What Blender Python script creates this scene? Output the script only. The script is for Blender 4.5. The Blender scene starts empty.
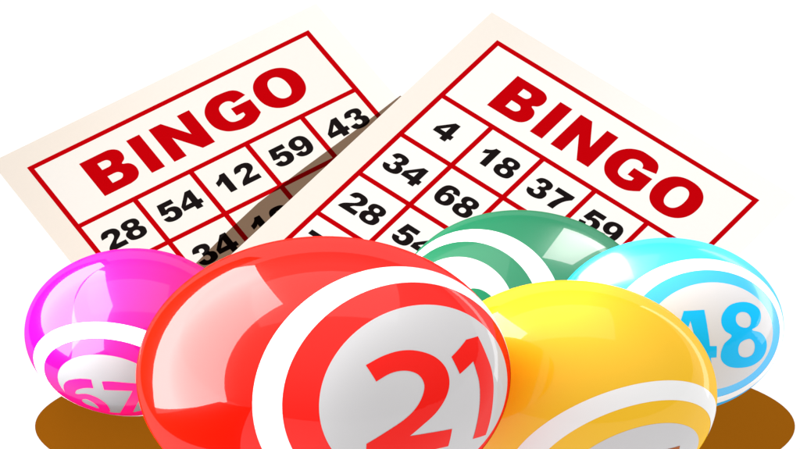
import bpy, bmesh, json, math
from mathutils import Vector, Matrix

S = 0.001                       # all lengths below are millimetres
ELEV = math.radians(50.66602)
C = bpy.context.scene.collection
DATA = json.loads('''{"balls":{"pink":{"loc":[-257.65,-208.89,90.74],"h":87.24,"A":[[105.073,-0.561,0.0],[2.376,64.911,-59.282],[-1.753,48.732,72.341]],"ax":[-0.22597,-0.67909,0.69841],"e1":[0.97413,-0.15753,0.16201],"e2":[0.0,0.71696,0.69712],"ang":[0.8895,0.6962,0.5033],"glyphs":[[[[-0.1355,0.15,1],[-0.204,0.1367,0],[-0.2734,0.1069,0],[-0.3681,0.0308,0],[-0.4216,-0.0831,0],[-0.4217,-0.2226,0],[-0.3676,-0.3208,0],[-0.2941,-0.388,0],[-0.205,-0.4327,0],[-0.1023,-0.4691,0],[-0.021,-0.4765,0],[0.0052,-0.4164,0],[-0.0017,-0.2783,0],[-0.0407,-0.1891,0],[-0.1056,-0.1277,0],[-0.1965,-0.1113,0],[-0.2974,-0.1705,0],[-0.2949,-0.1087,0],[-0.2493,-0.0458,0],[-0.1792,0.0026,0],[-0.1152,0.0195,1]],[[-0.2522,-0.2798,0],[-0.2016,-0.2224,0],[-0.1427,-0.2613,0],[-0.1061,-0.3366,0],[-0.1067,-0.4039,0],[-0.1681,-0.3789,0],[-0.2268,-0.3471,0]]],[[[-0.0334,0.1486,1],[0.1005,0.1645,0],[0.3662,0.1314,1],[0.3743,0.052,1],[0.3122,-0.0841,0],[0.256,-0.2679,0],[0.2039,-0.4587,1],[0.0862,-0.4705,1],[0.1508,-0.2682,0],[0.2443,0.0299,1],[0.1172,0.0335,0],[-0.0136,0.0209,1]]]]},"red":{"loc":[-70.52,-451.56,333.3],"h":147.47,"A":[[170.538,-2.646,0.0],[-12.392,90.434,-93.733],[20.706,90.755,114.381]],"ax":[0.62627,-0.15412,0.76422],"e1":[0.77961,0.12381,-0.61391],"e2":[0.0,0.98026,0.19769],"ang":[1.0431,0.8803,0.6865],"glyphs":[[[[-0.3965,0.2884,1],[-0.364,0.1732,1],[-0.2781,0.2233,0],[-0.1984,0.2301,0],[-0.1327,0.1969,0],[-0.1042,0.1305,0],[-0.1159,0.0567,0],[-0.1558,-0.0284,0],[-0.2189,-0.1058,0],[-0.319,-0.1932,0],[-0.4047,-0.2725,1],[-0.3844,-0.4083,1],[-0.1732,-0.3844,0],[0.0998,-0.3661,1],[0.0922,-0.2325,1],[-0.0517,-0.2349,0],[-0.1801,-0.2403,1],[-0.1137,-0.1703,0],[-0.0313,-0.0858,0],[0.0343,0.0194,0],[0.062,0.1205,0],[0.049,0.2205,0],[-0.0081,0.3024,0],[-0.1019,0.3532,0],[-0.1987,0.3648,0],[-0.2981,0.3408,0]]],[[[0.108,0.2793,1],[0.2598,0.3686,1],[0.372,0.3684,1],[0.3965,0.2468,0],[0.4223,0.1342,0],[0.4313,0.0332,0],[0.4291,-0.0873,0],[0.431,-0.2111,0],[0.4368,-0.3599,1],[0.2981,-0.3548,1],[0.2943,-0.2238,0],[0.2957,-0.0802,0],[0.2928,0.0611,0],[0.2793,0.1428,0],[0.2671,0.2193,1],[0.1434,0.1548,1]]]]},"yellow":{"loc":[158.27,-374.43,208.23],"h":120.52,"A":[[136.812,3.54,0.0],[-14.988,67.441,-69.726],[11.067,84.633,85.085]],"ax":[0.48164,-0.69717,0.53101],"e1":[0.87637,0.38316,-0.29184],"e2":[-0.0,0.60592,0.79553],"ang":[0.9381,0.7667,0.5631],"glyphs":[[[[0.0992,0.2683,1],[0.2152,0.2283,0],[0.3368,0.1771,1],[0.3231,0.1052,1],[0.2696,0.0342,0],[0.2394,-0.0688,1],[0.1722,-0.0202,1],[0.2092,0.0661,0],[0.2442,0.1212,1],[0.1002,0.1852,1]]]]},"blue":{"loc":[256.8,-230.62,127.56],"h":83.55,"A":[[113.043,2.149,0.0],[14.379,58.998,-42.324],[-22.064,61.852,51.647]],"ax":[0.41988,-0.12206,0.89934],"e1":[0.90758,0.05647,-0.41606],"e2":[0.0,0.99091,0.13449],"ang":[1.0066,0.8269,0.6602],"glyphs":[[[[0.2398,0.396,0],[0.3583,0.3735,0],[0.4442,0.3011,0],[0.4512,0.2028,0],[0.4074,0.125,0],[0.3369,0.0831,0],[0.4396,0.0419,0],[0.511,-0.0415,0],[0.5362,-0.1475,0],[0.4994,-0.2615,0],[0.3938,-0.336,0],[0.2476,-0.351,0],[0.1276,-0.3255,0],[0.0464,-0.2559,0],[0.0226,-0.1636,0],[0.0464,-0.056,0],[0.1153,0.0305,0],[0.0509,0.0908,0],[0.0187,0.179,0],[0.0379,0.2769,0],[0.1197,0.3661,0]],[[0.2282,0.2881,0],[0.2952,0.2717,0],[0.3277,0.213,0],[0.3144,0.1397,0],[0.2648,0.1131,0],[0.196,0.1396,0],[0.1657,0.1981,0],[0.1784,0.259,0]],[[0.2414,-0.0319,0],[0.3127,-0.0162,0],[0.365,-0.0661,0],[0.3797,-0.1448,0],[0.3551,-0.2079,0],[0.2841,-0.2288,0],[0.2206,-0.1984,0],[0.1948,-0.1319,0],[0.2037,-0.068,0]]],[[[-0.301,0.3155,1],[-0.1247,0.3286,1],[-0.1118,0.1318,0],[-0.0864,-0.0759,1],[-0.0235,-0.0771,1],[-0.0121,-0.2096,1],[-0.0646,-0.2137,1],[-0.0391,-0.3198,1],[-0.1609,-0.3263,1],[-0.1864,-0.2126,1],[-0.412,-0.217,1],[-0.4311,-0.0877,1]],[[-0.2568,0.2062,1],[-0.3442,-0.0849,1],[-0.2107,-0.0778,1]]]]},"green":{"loc":[124.26,-172.91,68.34],"h":64.64,"A":[[129.923,13.589,0.0],[5.42,106.927,-36.646],[-33.593,32.408,44.718]],"ax":[-0.59303,-0.02596,0.80476],"e1":[0.80518,-0.01912,0.59272],"e2":[0.0,0.99948,0.03224],"ang":[0.8889,0.7128,0.5291],"glyphs":[[[[0.0723,0.1037,0],[0.0981,0.1841,0],[0.1464,0.2275,0],[0.1929,0.2382,0],[0.243,0.2295,0],[0.2956,0.2033,0],[0.3335,0.1671,0],[0.3682,0.0972,0],[0.3821,-0.0138,1],[0.3049,-0.0558,1],[0.2808,0.0342,0],[0.2355,0.0784,0],[0.1799,0.0738,0],[0.1402,0.0011,1],[0.0602,0.0166,1]]]]}},"card_shadow":[[0.0,168.23],[-45.06,122.25],[-95.71,73.43],[-142.36,26.39],[-171.78,-9.87],[-213.47,-65.02],[-221.72,-135.88],[-137.96,-135.88],[20.34,162.21]],"mat":[[14.6,-253.54],369.8,100.9]}''')

# ------------------------------------------------------------------ helpers
def link(o, parent=None):
    C.objects.link(o)
    if parent: o.parent = parent
    return o

def mesh_obj(name, bm, mats, parent=None, smooth=False, loc=None):
    me = bpy.data.meshes.new(name)
    bm.to_mesh(me); bm.free()
    for m in (mats if isinstance(mats, (list, tuple)) else [mats]): me.materials.append(m)
    if smooth:
        for p in me.polygons: p.use_smooth = True
    o = bpy.data.objects.new(name, me)
    if loc: o.location = loc
    return link(o, parent)

def tag(o, label=None, cat=None, group=None, kind=None):
    if label: o['label'] = label
    if cat: o['category'] = cat
    if group: o['group'] = group
    if kind: o['kind'] = kind
    return o

def smooth_closed(pts, n=7):
    """Catmull-Rom through a closed list of (x, y, corner)."""
    N = len(pts); out = []
    for i in range(N):
        p1 = pts[i]; p2 = pts[(i+1) % N]; p0 = pts[i-1]; p3 = pts[(i+2) % N]
        if p1[2] and p2[2]:
            out.append((p1[0], p1[1])); continue
        d1 = ((p2[0]-p0[0])/2, (p2[1]-p0[1])/2)
        d2 = ((p3[0]-p1[0])/2, (p3[1]-p1[1])/2)
        ch = (p2[0]-p1[0], p2[1]-p1[1])
        if p1[2]: d1 = (1.5*ch[0]-d2[0]/2, 1.5*ch[1]-d2[1]/2)
        if p2[2]: d2 = (1.5*ch[0]-d1[0]/2, 1.5*ch[1]-d1[1]/2)
        for k in range(n):
            t = k/n; a = 2*t**3-3*t*t+1; b = t**3-2*t*t+t; c = -2*t**3+3*t*t; d = t**3-t*t
            out.append((a*p1[0]+b*d1[0]+c*p2[0]+d*d2[0], a*p1[1]+b*d1[1]+c*p2[1]+d*d2[1]))
    return out

def fill_contours(contours):
    """Flat bmesh (z=0) from an outer outline and its holes."""
    bm = bmesh.new(); edges = []
    for c in contours:
        vs = [bm.verts.new((x, y, 0)) for x, y in c]
        edges += [bm.edges.new((vs[i], vs[(i+1) % len(vs)])) for i in range(len(vs))]
    bmesh.ops.triangle_fill(bm, use_beauty=True, use_dissolve=False, edges=edges)
    bm.normal_update()
    for f in bm.faces:
        if f.normal.z < 0: f.normal_flip()
    return bm

def slice_grid(bm, step):
    xs = [v.co.x for v in bm.verts]; ys = [v.co.y for v in bm.verts]
    for ax, lo, hi in ((0, min(xs), max(xs)), (1, min(ys), max(ys))):
        t = lo+step
        while t < hi:
            co = [0, 0, 0]; co[ax] = t; no = [0, 0, 0]; no[ax] = 1
            bmesh.ops.bisect_plane(bm, geom=bm.verts[:]+bm.edges[:]+bm.faces[:], plane_co=co, plane_no=no)
            t += step

# ---------------------------------------------------------------- materials
def nt_new(name):
    m = bpy.data.materials.new(name); m.use_nodes = True
    nt = m.node_tree; nt.nodes.clear()
    out = nt.nodes.new('ShaderNodeOutputMaterial')
    return m, nt, out

def lin(c):
    return tuple(((v/255)/12.92 if v/255 <= .04045 else (((v/255)+.055)/1.055)**2.4) for v in c)+(1,)

def mat_ball(name, col, rough_gain=.05, rough=.42, coat=1.37, tint=.12):
    """Lacquered plastic: diffuse pigment, a soft sheen and a sharp clear coat."""
    m, nt, out = nt_new(name); N = nt.nodes.new; L = nt.links.new
    d = N('ShaderNodeBsdfDiffuse'); d.inputs['Color'].default_value = (*col, 1)
    # faint pigment mottling
    tc = N('ShaderNodeTexCoord'); nz = N('ShaderNodeTexNoise'); nz.inputs['Scale'].default_value = 9; nz.inputs['Detail'].default_value = 4
    L(tc.outputs['Object'], nz.inputs['Vector'])
    hs = N('ShaderNodeHueSaturation'); hs.inputs['Color'].default_value = (*col, 1)
    mr = N('ShaderNodeMapRange'); mr.inputs['To Min'].default_value = .97; mr.inputs['To Max'].default_value = 1.03
    L(nz.outputs['Fac'], mr.inputs['Value']); L(mr.outputs['Result'], hs.inputs['Value']); L(hs.outputs['Color'], d.inputs['Color'])
    g = N('ShaderNodeBsdfGlossy'); g.inputs['Roughness'].default_value = rough; g.inputs['Color'].default_value = (*[tint+(1-tint)*v for v in col], 1)
    s = N('ShaderNodeBsdfGlossy'); s.inputs['Roughness'].default_value = .015; s.inputs['Color'].default_value = (1, 1, 1, 1)
    m1 = N('ShaderNodeMixShader'); m1.inputs[0].default_value = rough_gain
    L(d.outputs[0], m1.inputs[1]); L(g.outputs[0], m1.inputs[2])
    m2 = N('ShaderNodeMixShader')
    fr = N('ShaderNodeFresnel'); fr.inputs['IOR'].default_value = coat
    mn = N('ShaderNodeMath'); mn.operation = 'MINIMUM'; mn.inputs[1].default_value = .055; L(fr.outputs[0], mn.inputs[0]); L(mn.outputs[0], m2.inputs[0])
    L(m1.outputs[0], m2.inputs[1]); L(s.outputs[0], m2.inputs[2])
    L(m2.outputs[0], out.inputs['Surface'])
    return m

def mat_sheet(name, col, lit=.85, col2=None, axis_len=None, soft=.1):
    """Flat sheet with added glow of its own colour, hiding light and shade on it."""
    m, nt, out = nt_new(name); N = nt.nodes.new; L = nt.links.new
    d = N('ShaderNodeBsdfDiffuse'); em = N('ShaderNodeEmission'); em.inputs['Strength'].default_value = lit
    tc = N('ShaderNodeTexCoord')
    nz = N('ShaderNodeTexNoise'); nz.inputs['Scale'].default_value = 260; nz.inputs['Detail'].default_value = 5
    L(tc.outputs['Object'], nz.inputs['Vector'])
    hs = N('ShaderNodeHueSaturation')
    mr = N('ShaderNodeMapRange'); mr.inputs['To Min'].default_value = .985; mr.inputs['To Max'].default_value = 1.015
    L(nz.outputs['Fac'], mr.inputs['Value']); L(mr.outputs['Result'], hs.inputs['Value'])
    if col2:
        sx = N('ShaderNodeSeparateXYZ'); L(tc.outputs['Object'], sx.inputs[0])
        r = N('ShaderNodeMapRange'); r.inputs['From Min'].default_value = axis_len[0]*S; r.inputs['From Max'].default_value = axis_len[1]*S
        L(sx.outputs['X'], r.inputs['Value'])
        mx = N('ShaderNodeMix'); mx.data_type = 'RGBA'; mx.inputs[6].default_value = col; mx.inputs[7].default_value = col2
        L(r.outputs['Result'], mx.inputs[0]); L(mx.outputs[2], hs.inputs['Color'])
    else:
        hs.inputs['Color'].default_value = col
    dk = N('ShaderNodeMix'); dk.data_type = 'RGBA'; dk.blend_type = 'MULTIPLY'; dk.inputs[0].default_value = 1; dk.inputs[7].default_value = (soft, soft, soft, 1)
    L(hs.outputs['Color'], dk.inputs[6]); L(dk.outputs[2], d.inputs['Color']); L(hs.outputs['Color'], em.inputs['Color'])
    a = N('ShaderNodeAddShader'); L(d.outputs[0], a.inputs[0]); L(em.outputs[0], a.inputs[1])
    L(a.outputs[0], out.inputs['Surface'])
    return m

def mat_shadow(name, col):
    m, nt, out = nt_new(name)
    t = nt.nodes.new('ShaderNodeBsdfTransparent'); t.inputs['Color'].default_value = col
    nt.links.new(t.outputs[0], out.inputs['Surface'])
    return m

def mat_glow_floor(name):  # added floor glow keeps it pure white and free of shadows
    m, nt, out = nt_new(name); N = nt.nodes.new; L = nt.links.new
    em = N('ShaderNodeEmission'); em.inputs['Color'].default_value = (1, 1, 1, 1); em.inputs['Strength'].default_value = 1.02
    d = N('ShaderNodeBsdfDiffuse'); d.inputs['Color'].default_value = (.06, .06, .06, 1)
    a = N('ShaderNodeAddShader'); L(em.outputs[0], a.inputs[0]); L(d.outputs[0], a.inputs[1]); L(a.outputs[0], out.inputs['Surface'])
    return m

# --------------------------------------------------------------- world, light
scene = bpy.context.scene
w = bpy.data.worlds.new('World'); scene.world = w; w.use_nodes = True
w.node_tree.nodes['Background'].inputs['Color'].default_value = (1, .99, .98, 1)
wn, wl = w.node_tree.nodes, w.node_tree.links            # studio dome: brighter overhead than at the rim
wt = wn.new('ShaderNodeTexCoord'); ws = wn.new('ShaderNodeSeparateXYZ'); wr = wn.new('ShaderNodeMapRange')
wr.inputs['From Min'].default_value = 0; wr.inputs['From Max'].default_value = 1
wr.inputs['To Min'].default_value = .42; wr.inputs['To Max'].default_value = 1.12
wl.new(wt.outputs['Generated'], ws.inputs[0]); wl.new(ws.outputs['Z'], wr.inputs['Value']); wl.new(wr.outputs['Result'], wn['Background'].inputs['Strength'])

def area(name, loc, ux, uy, sx, sy, power, color=(1, 1, 1)):
    """Rectangular area lamp: ux, uy are the directions of its sides, it shines along -(ux x uy)."""
    l = bpy.data.lights.new(name, 'AREA'); l.shape = 'RECTANGLE'; l.size = sx*S; l.size_y = sy*S; l.energy = power; l.color = color
    o = bpy.data.objects.new(name, l); link(o)
    ux = Vector(ux).normalized(); uy = Vector(uy); uy = (uy-ux*uy.dot(ux)).normalized(); uz = ux.cross(uy)
    o.matrix_world = Matrix(((ux.x, uy.x, uz.x, loc[0]*S), (ux.y, uy.y, uz.y, loc[1]*S), (ux.z, uy.z, uz.z, loc[2]*S), (0, 0, 0, 1)))
    return o

# key softbox on the left, low, facing the balls (+x): uz must be -x
area('softbox_lamp', (-505, -76, 429), (0, -.74, .672), (0, .672, .74), 960, 970, 32)
# added unseen soft fill light overhead, behind and to the left
area('overhead_fill', (-350, 450, 1500), (1, 0, 0), (0, 1, -.25), 1900, 1500, 9.5)
# tall strip on the right edge gives the thin rim glints
area('strip_lamp', (620, 170, 190), (0, 1, .22), (0, -.22, 1), 1000, 110, 1.2)

# black panel added out of view before the key softbox, trims its reflection
fm, fnt, fout = nt_new('blocker_black')
fd = fnt.nodes.new('ShaderNodeBsdfDiffuse'); fd.inputs['Color'].default_value = (.01, .01, .01, 1)
fnt.links.new(fd.outputs[0], fout.inputs['Surface'])
bm = bmesh.new()
prof = [(930, 1), (930, 280), (749, 300), (500, 316), (274, 325), (130, 327), (0, 325), (-100, 317), (-190, 303), (-260, 280), (-310, 255), (-360, 215), (-398, 160), (-421, 60), (-603, 253), (-716, 375), (-900, 420), (-900, 1)]
fa = [bm.verts.new((-.494, y*S, z*S)) for y, z in prof]; fb = [bm.verts.new((-.489, y*S, z*S)) for y, z in prof]
bm.faces.new(fa); bm.faces.new(fb[::-1])
for i in range(len(prof)): bm.faces.new((fa[i-1], fb[i-1], fb[i], fa[i]))
bmesh.ops.recalc_face_normals(bm, faces=bm.faces[:])
tag(mesh_obj('lamp_blocker', bm, fm), kind='helper')

# --------------------------------------------------------------- setting
bm = bmesh.new(); bmesh.ops.create_grid(bm, x_segments=8, y_segments=8, size=30)
tag(mesh_obj('floor', bm, mat_glow_floor('white_glow_floor')), kind='structure')

c, rx, ry = DATA['mat']  # shadow of the balls, painted as a flat brown oval
bm = bmesh.new()
top = [bm.verts.new((rx*S*math.cos(a), ry*S*math.sin(a), .0006)) for a in [2*math.pi*i/160 for i in range(160)]]
bot = [bm.verts.new((v.co.x, v.co.y, .0002)) for v in top]
bm.faces.new(top)
for i in range(160): bm.faces.new((top[i-1], bot[i-1], bot[i], top[i]))
tag(mesh_obj('oval_shadow', bm, mat_sheet('brown_shadow_sheet', lin((160, 94, 14)), lit=.8), loc=(c[0]*S, c[1]*S, 0)),
    'shadow under all the bingo balls, a large flat brown oval', 'mat')  # no real mat: the oval stands in for the balls' shadow

# --------------------------------------------------------------- lettering
K = 1
def ell(cx, cy, rx, ry, n=16, p=2.25):
    o = []
    for i in range(n*4):
        a = 2*math.pi*i/(n*4); ca, sa = math.cos(a), math.sin(a)
        o.append((cx+rx*math.copysign(abs(ca)**(2/p), ca), cy+ry*math.copysign(abs(sa)**(2/p), sa)))
    return o
def sm(pts): return smooth_closed([(q[0], q[1], q[2] if len(q) > 2 else 0) for q in pts])
SIX = [sm([(85,74,K),(78,90),(65,99),(46,102),(23,97),(8,80),(3,49),(8,19),(24,2),(46,-2),(68,3),(82,16),(86,34),(82,50),(71,62),(54,67),(42,64),(32,57,K),(34,71),(39,79),(46,82),(53,79),(56,70,K)]), ell(45, 33, 13, 16)]
NINE = [[(89-x, 100-y) for x, y in c] for c in SIX]
GL = {
 'B': (108.7, 10, [sm([(0,0,K),(0,100,K),(56,100,K),(72,98),(84,89),(87,75),(83,62),(73,54),(84,48),(90,40),(92,28),(88,14),(77,4),(60,0,K)]),
       sm([(31,80,K),(44,80,K),(52,78),(56,71),(52,63),(44,61,K),(31,61,K)]), sm([(31,41,K),(46,41,K),(55,39),(60,31),(55,23),(46,21,K),(31,21,K)])]),
 'I': (54.3, 11.5, [[(0,0),(0,100),(31,100),(31,0)]]),
 'N': (116.3, 10, [[(0,0),(0,100),(29,100),(67,44),(67,100),(96,100),(96,0),(67,0),(29,56),(29,0)]]),
 'G': (116.3, 6.5, [sm([(56,57,K),(102,57,K),(102,16,K),(90,7),(76,0),(57,-2),(38,1),(18,10),(4,28),(0,50),(4,73),(18,91),(38,101),(57,102),(79,99),(92,90),(100,72,K),(69,66,K),(65,74),(56,78),(44,76),(35,68),(32,50),(35,32),(43,24),(56,22),(65,24),(72,28,K),(72,35,K),(56,35,K)])]),
 'O': (116.3, 6, [ell(52, 50, 52, 52), ell(52, 50, 20, 30)]),
 '1': (93.1, 12, [sm([(60,100,K),(60,0,K),(30,0,K),(30,64,K),(22,57),(14,53),(4,49,K),(4,72,K),(18,79),(28,87),(36,100,K)])]),
 '2': (93.1, 4, [sm([(5,67,K),(11,87),(24,99),(45,102),(66,99),(80,89),(85,73),(80,57),(66,45),(53,36),(44,24,K),(85,24,K),(85,0,K),(2,0,K),(6,15),(16,28),(33,41),(47,52),(54,61),(56,70),(53,77),(45,80),(37,77),(34,70,K)])]),
 '3': (93.1, 4, [sm([(5,72,K),(12,90),(24,99),(43,102),(63,99),(76,91),(80,76),(77,64),(67,54),(79,47),(85,38),(86,28),(81,12),(66,2),(43,-2),(22,1),(8,11),(2,28,K),(31,32,K),(35,21),(43,18),(52,21),(56,30),(52,40),(44,43),(34,41,K),(36,60,K),(45,61),(51,65),(53,72),(50,79),(43,82),(36,79),(33,67,K)])]),
 '4': (93.1, 2, [[(51,100),(76,100),(76,41),(89,41),(89,18),(76,18),(76,0),(48,0),(48,18),(1,18),(1,43)], [(48,41),(48,71),(22,41)]]),
 '5': (93.1, 4, [sm([(15,100,K),(79,100,K),(79,76,K),(37,76,K),(35,63,K),(43,66),(52,67),(70,63),(82,52),(86,34),(80,13),(66,2),(43,-2),(23,1),(9,10),(2,27,K),(31,31,K),(35,21),(43,18),(52,22),(56,33),(52,44),(43,48),(37,46),(32,41,K),(5,45,K)])]),
 '6': (93.1, 2, SIX), '9': (93.1, 2, NINE),
 '7': (93.1, 3, [sm([(4,100,K),(86,100,K),(86,80,K),(70,62),(60,42),(55,20),(53,0,K),(24,0,K),(27,22),(35,45),(50,75,K),(4,75,K)])]),
 '8': (93.1, 2, [sm([(45,102),(66,99),(79,90),(83,75),(79,62),(69,55),(81,47),(87,37),(87,27),(81,10),(66,1),(45,-2),(24,1),(9,10),(3,27),(3,37),(9,47),(21,55),(11,62),(7,75),(11,90),(24,99)]), ell(45, 74, 12, 10), ell(45, 29, 14, 13)]),
}
def text_bm(txt, cx, cy, cap, kern=1.0, sx=1.0):
    """Lettering centred on (cx, cy) in mm, cap height cap, as a flat bmesh."""
    tot = sum(GL[t][0] for t in txt)*kern; x = -tot/2; s = cap/100
    bm = bmesh.new()
    for t in txt:
        adv, lsb, cont = GL[t]
        b = fill_contours([[((x+lsb+px)*s*sx+cx, (py-50)*s+cy) for px, py in c] for c in cont])
        me = bpy.data.meshes.new('tmp'); b.to_mesh(me); b.free(); bm.from_mesh(me); bpy.data.meshes.remove(me)
        x += adv*kern
    bmesh.ops.scale(bm, vec=(S, S, S), verts=bm.verts[:])
    return bm

# --------------------------------------------------------------- cards
CELL, HEAD, MARG = 66.24, 91.27, 29.0
RED = lin((203, 2, 12)); BLACK = lin((30, 24, 24))
ink_red = mat_sheet('red_ink', lin((194, 2, 10)), .85); ink_black = mat_sheet('black_ink', BLACK, .7)
def box(bm, x0, y0, x1, y1, z0, z1):
    vs = [bm.verts.new((x*S, y*S, z*S)) for z in (z0, z1) for x, y in ((x0, y0), (x1, y0), (x1, y1), (x0, y1))]
    for f in ((3,2,1,0),(4,5,6,7),(0,1,5,4),(1,2,6,5),(2,3,7,6),(3,0,4,7)): bm.faces.new([vs[i] for i in f])
def make_card(label, x, y, rot, z, paper, panel, numbers, cap, cell, head, lw, left=29.0):
    W = 5*cell; H = head+5*cell
    root = bpy.data.objects.new('bingo_card', None); root.empty_display_size = .05; link(root)
    root.location = (x*S, y*S, z*S); root.rotation_euler = (0, 0, rot)
    tag(root, label, 'bingo card', 'printed bingo cards')
    bm = bmesh.new(); box(bm, -left, -H-MARG, W+MARG, MARG, 0, .5)
    mesh_obj('card_sheet', bm, paper, root)
    bm = bmesh.new(); box(bm, 0, -H, W, 0, .5, .56)
    mesh_obj('number_panel', bm, panel, root)
    # ruled red frame and grid, cut from one flat sheet so that nothing overlaps
    xs = [i*cell for i in range(6)]; ys = [0]+[-head-i*cell for i in range(6)]; h = lw/2
    bm = bmesh.new()
    def rect(x0, y0, x1, y1):
        bm.faces.new([bm.verts.new((a*S, b*S, .62*S)) for a, b in ((x0, y0), (x1, y0), (x1, y1), (x0, y1))])
    for yv in ys: rect(-h, yv-h, W+h, yv+h)
    for j in range(len(ys)-1):
        for i, xv in enumerate(xs):
            if j == 0 and 0 < i < 5: continue
            rect(xv-h, ys[j+1]+h, xv+h, ys[j]-h)
    mesh_obj('ruled_grid', bm, ink_red, root)
    bm = text_bm('BINGO', 2.53*cell, -head*.515, head*.552)
    mesh_obj('heading', bm, ink_red, root, loc=(0, 0, .66*S))
    for (ci, ri), t in numbers.items():
        bm = text_bm(t, (ci+.5)*cell, -head-(ri+.5)*cell, cap)
        mesh_obj('printed_number', bm, ink_black, root, loc=(0, 0, .66*S))
    return root

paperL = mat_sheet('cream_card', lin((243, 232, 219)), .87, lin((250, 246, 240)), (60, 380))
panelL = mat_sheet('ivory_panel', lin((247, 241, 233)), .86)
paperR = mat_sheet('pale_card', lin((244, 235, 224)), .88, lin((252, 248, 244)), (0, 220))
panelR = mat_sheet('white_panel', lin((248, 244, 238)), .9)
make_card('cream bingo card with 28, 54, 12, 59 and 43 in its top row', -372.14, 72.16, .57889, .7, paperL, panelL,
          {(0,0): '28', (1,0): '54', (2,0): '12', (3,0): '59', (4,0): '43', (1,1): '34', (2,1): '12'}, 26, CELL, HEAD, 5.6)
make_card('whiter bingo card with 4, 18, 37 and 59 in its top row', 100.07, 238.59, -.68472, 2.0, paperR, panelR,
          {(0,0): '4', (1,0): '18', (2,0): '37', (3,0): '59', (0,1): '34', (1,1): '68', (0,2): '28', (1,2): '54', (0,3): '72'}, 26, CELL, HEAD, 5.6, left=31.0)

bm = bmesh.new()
f = bm.faces.new([bm.verts.new((x*S, y*S, 0)) for x, y in DATA['card_shadow']])  # cast shadow of the right card, built as a tinted sheet
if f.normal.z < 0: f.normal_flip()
tag(mesh_obj('card_shadow_strip', bm, mat_shadow('brown_shadow', (.27, .185, .13, 1)), loc=(0, 0, 1.75*S)),
    'shadow along the edge between the two bingo cards, a dark see-through brown strip', 'strip')

# --------------------------------------------------------------- bingo balls
def make_ball(key, label, cat_group, mats, cut):
    d = DATA['balls'][key]
    A = Matrix(d['A']); P = Vector(d['loc']); h = d['h']
    base = Vector((P.x, P.y, P.z-h))
    root = bpy.data.objects.new('bingo_ball', None); root.empty_display_size = .05; link(root); root.location = base*S
    tag(root, label, 'bingo ball', cat_group)
    ax, e1, e2 = Vector(d['ax']), Vector(d['e1']), Vector(d['e2'])
    off = P-base
    def put(u, lift=0.0): return (A @ (u*(1+lift))+off)*S
    # coloured shell
    bm = bmesh.new(); bmesh.ops.create_uvsphere(bm, u_segments=192, v_segments=96, radius=1)
    for v in bm.verts: v.co = put(v.co.copy())
    body = mesh_obj('shell', bm, mats['shell'], root, True)
    t1, t2, t3 = d['ang']
    def zone(name, ta, tb, mat, lift, n=144, rings=20, parent=root):
        bm = bmesh.new(); rows = []
        for j in range(rings+1):
            t = ta+(tb-ta)*j/rings
            if t < 1e-6: rows.append([bm.verts.new(put(ax, lift))]); continue
            rows.append([bm.verts.new(put(ax*math.cos(t)+(e1*math.cos(2*math.pi*i/n)+e2*math.sin(2*math.pi*i/n))*math.sin(t), lift)) for i in range(n)])
        for j in range(rings):
            a, b = rows[j], rows[j+1]
            for i in range(n):
                k = (i+1) % n
                if len(a) == 1: bm.faces.new((a[0], b[i], b[k]))
                elif len(b) == 1: bm.faces.new((a[i], b[0], a[k]))
                else: bm.faces.new((a[i], b[i], b[k], a[k]))
        bmesh.ops.recalc_face_normals(bm, faces=bm.faces[:])
        s = sum((f.normal.dot(f.calc_center_median()-off*S) for f in bm.faces))
        if s < 0:
            for f in bm.faces: f.normal_flip()
        return mesh_obj(name, bm, mat, parent, True)
    zone('ring', t2, t1, mats['ring'], .0014)
    disc = zone('number_disc', 0, t3, mats['disc'], .0014)
    for g in d['glyphs']:
        bm = fill_contours([smooth_closed(c, 8) for c in g])
        slice_grid(bm, .035)
        for v in bm.verts:
            s, t = v.co.x, v.co.y
            v.co = put(e1*s+e2*t+ax*math.sqrt(max(0, 1-s*s-t*t)), .003)
        bmesh.ops.recalc_face_normals(bm, faces=bm.faces[:])
        if sum((f.normal.dot(f.calc_center_median()-off*S) for f in bm.faces)) < 0:
            for f in bm.faces: f.normal_flip()
        mesh_obj('digit', bm, mats['digit'], disc, True)
    return root

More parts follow.
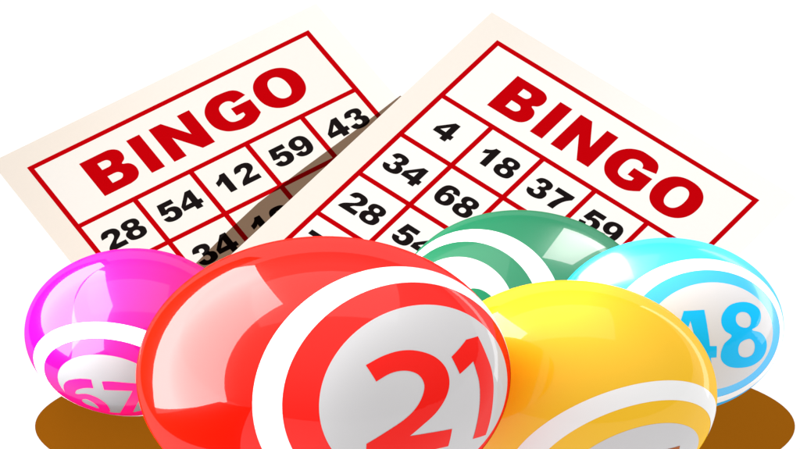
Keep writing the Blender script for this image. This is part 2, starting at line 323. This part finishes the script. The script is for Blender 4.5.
white_ring = mat_ball('white_lacquer', (.93, .93, .93), .02, .4, 1.3)
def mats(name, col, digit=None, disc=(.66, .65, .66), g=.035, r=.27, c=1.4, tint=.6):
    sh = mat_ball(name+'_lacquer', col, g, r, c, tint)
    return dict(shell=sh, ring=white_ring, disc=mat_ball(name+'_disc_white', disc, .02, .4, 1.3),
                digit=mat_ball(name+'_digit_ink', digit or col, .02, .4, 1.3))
G = 'bingo balls piled in front of the cards'
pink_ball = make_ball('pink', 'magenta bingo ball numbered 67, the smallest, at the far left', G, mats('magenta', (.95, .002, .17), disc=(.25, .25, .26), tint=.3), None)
make_ball('red', 'big bright red bingo ball numbered 21, the largest of the pile', G, mats('red', (.98, .006, .001), tint=.2, g=.03), None)
make_ball('yellow', 'yellow bingo ball with orange tones leaning beside the red ball', G, mats('yellow', (.98, .56, .012), digit=(.42, .10, .01), tint=.25), None)
blue_ball = make_ball('blue', 'pale cyan blue bingo ball numbered 48 at the far right', G, mats('cyan', (.0, .48, .93), digit=(0, .48, .9), g=.12, tint=.9), None)
green_ball = make_ball('green', 'green bingo ball half hidden behind the red and yellow balls', G, mats('green', (.0, .175, .07), g=.1, tint=.4, c=1.42), None)

# --------------------------------------------------------------- added unseen accent lights, each shining on one ball only
def accent(name, corners, ball, radiance, color=(1, 1, 1)):
    a, b, d = [Vector(p) for p in corners]          # a-b is one side, a-d the other
    ux, uy = b-a, d-a
    uy = uy-ux.normalized()*uy.dot(ux.normalized())
    mid = a+ux/2+uy/2
    n = ux.cross(uy)
    if n.dot(mid-ball.location/S) < 0:
        a, ux = a+ux, -ux
    o = area(name, mid, ux, uy, ux.length, uy.length, radiance*math.pi*ux.length*uy.length*S*S, color)
    col = bpy.data.collections.new(name+'_subjects')
    for c in [ball]+list(ball.children_recursive): 
        if c.type == 'MESH': col.objects.link(c)
    o.light_linking.receiver_collection = col
    return o
accent('green_fill', [(488, 700, 286), (744, 700, 200), (776, 700, 1138)], green_ball, 11, (1, .84, .88))
accent('blue_fill', [(0, 700, 163), (260, -170, 1000), (-500, 700, 163)], blue_ball, 8)
accent('pink_fill', [(-482, -385, 120), (-482, 640, 128), (-482, -385, 303)], pink_ball, 10.9)


# --------------------------------------------------------------- camera
cam = bpy.data.cameras.new('camera'); cam.lens = 270; cam.sensor_width = 36; cam.clip_start = .1; cam.clip_end = 200
co = bpy.data.objects.new('camera', cam); link(co)
co.location = (0, -6*math.cos(ELEV), 6*math.sin(ELEV)); co.rotation_euler = (math.pi/2-ELEV, 0, 0)
scene.camera = co
scene.view_settings.view_transform = 'Standard'; scene.view_settings.look = 'None'
scene.view_settings.exposure = 0; scene.view_settings.gamma = 1
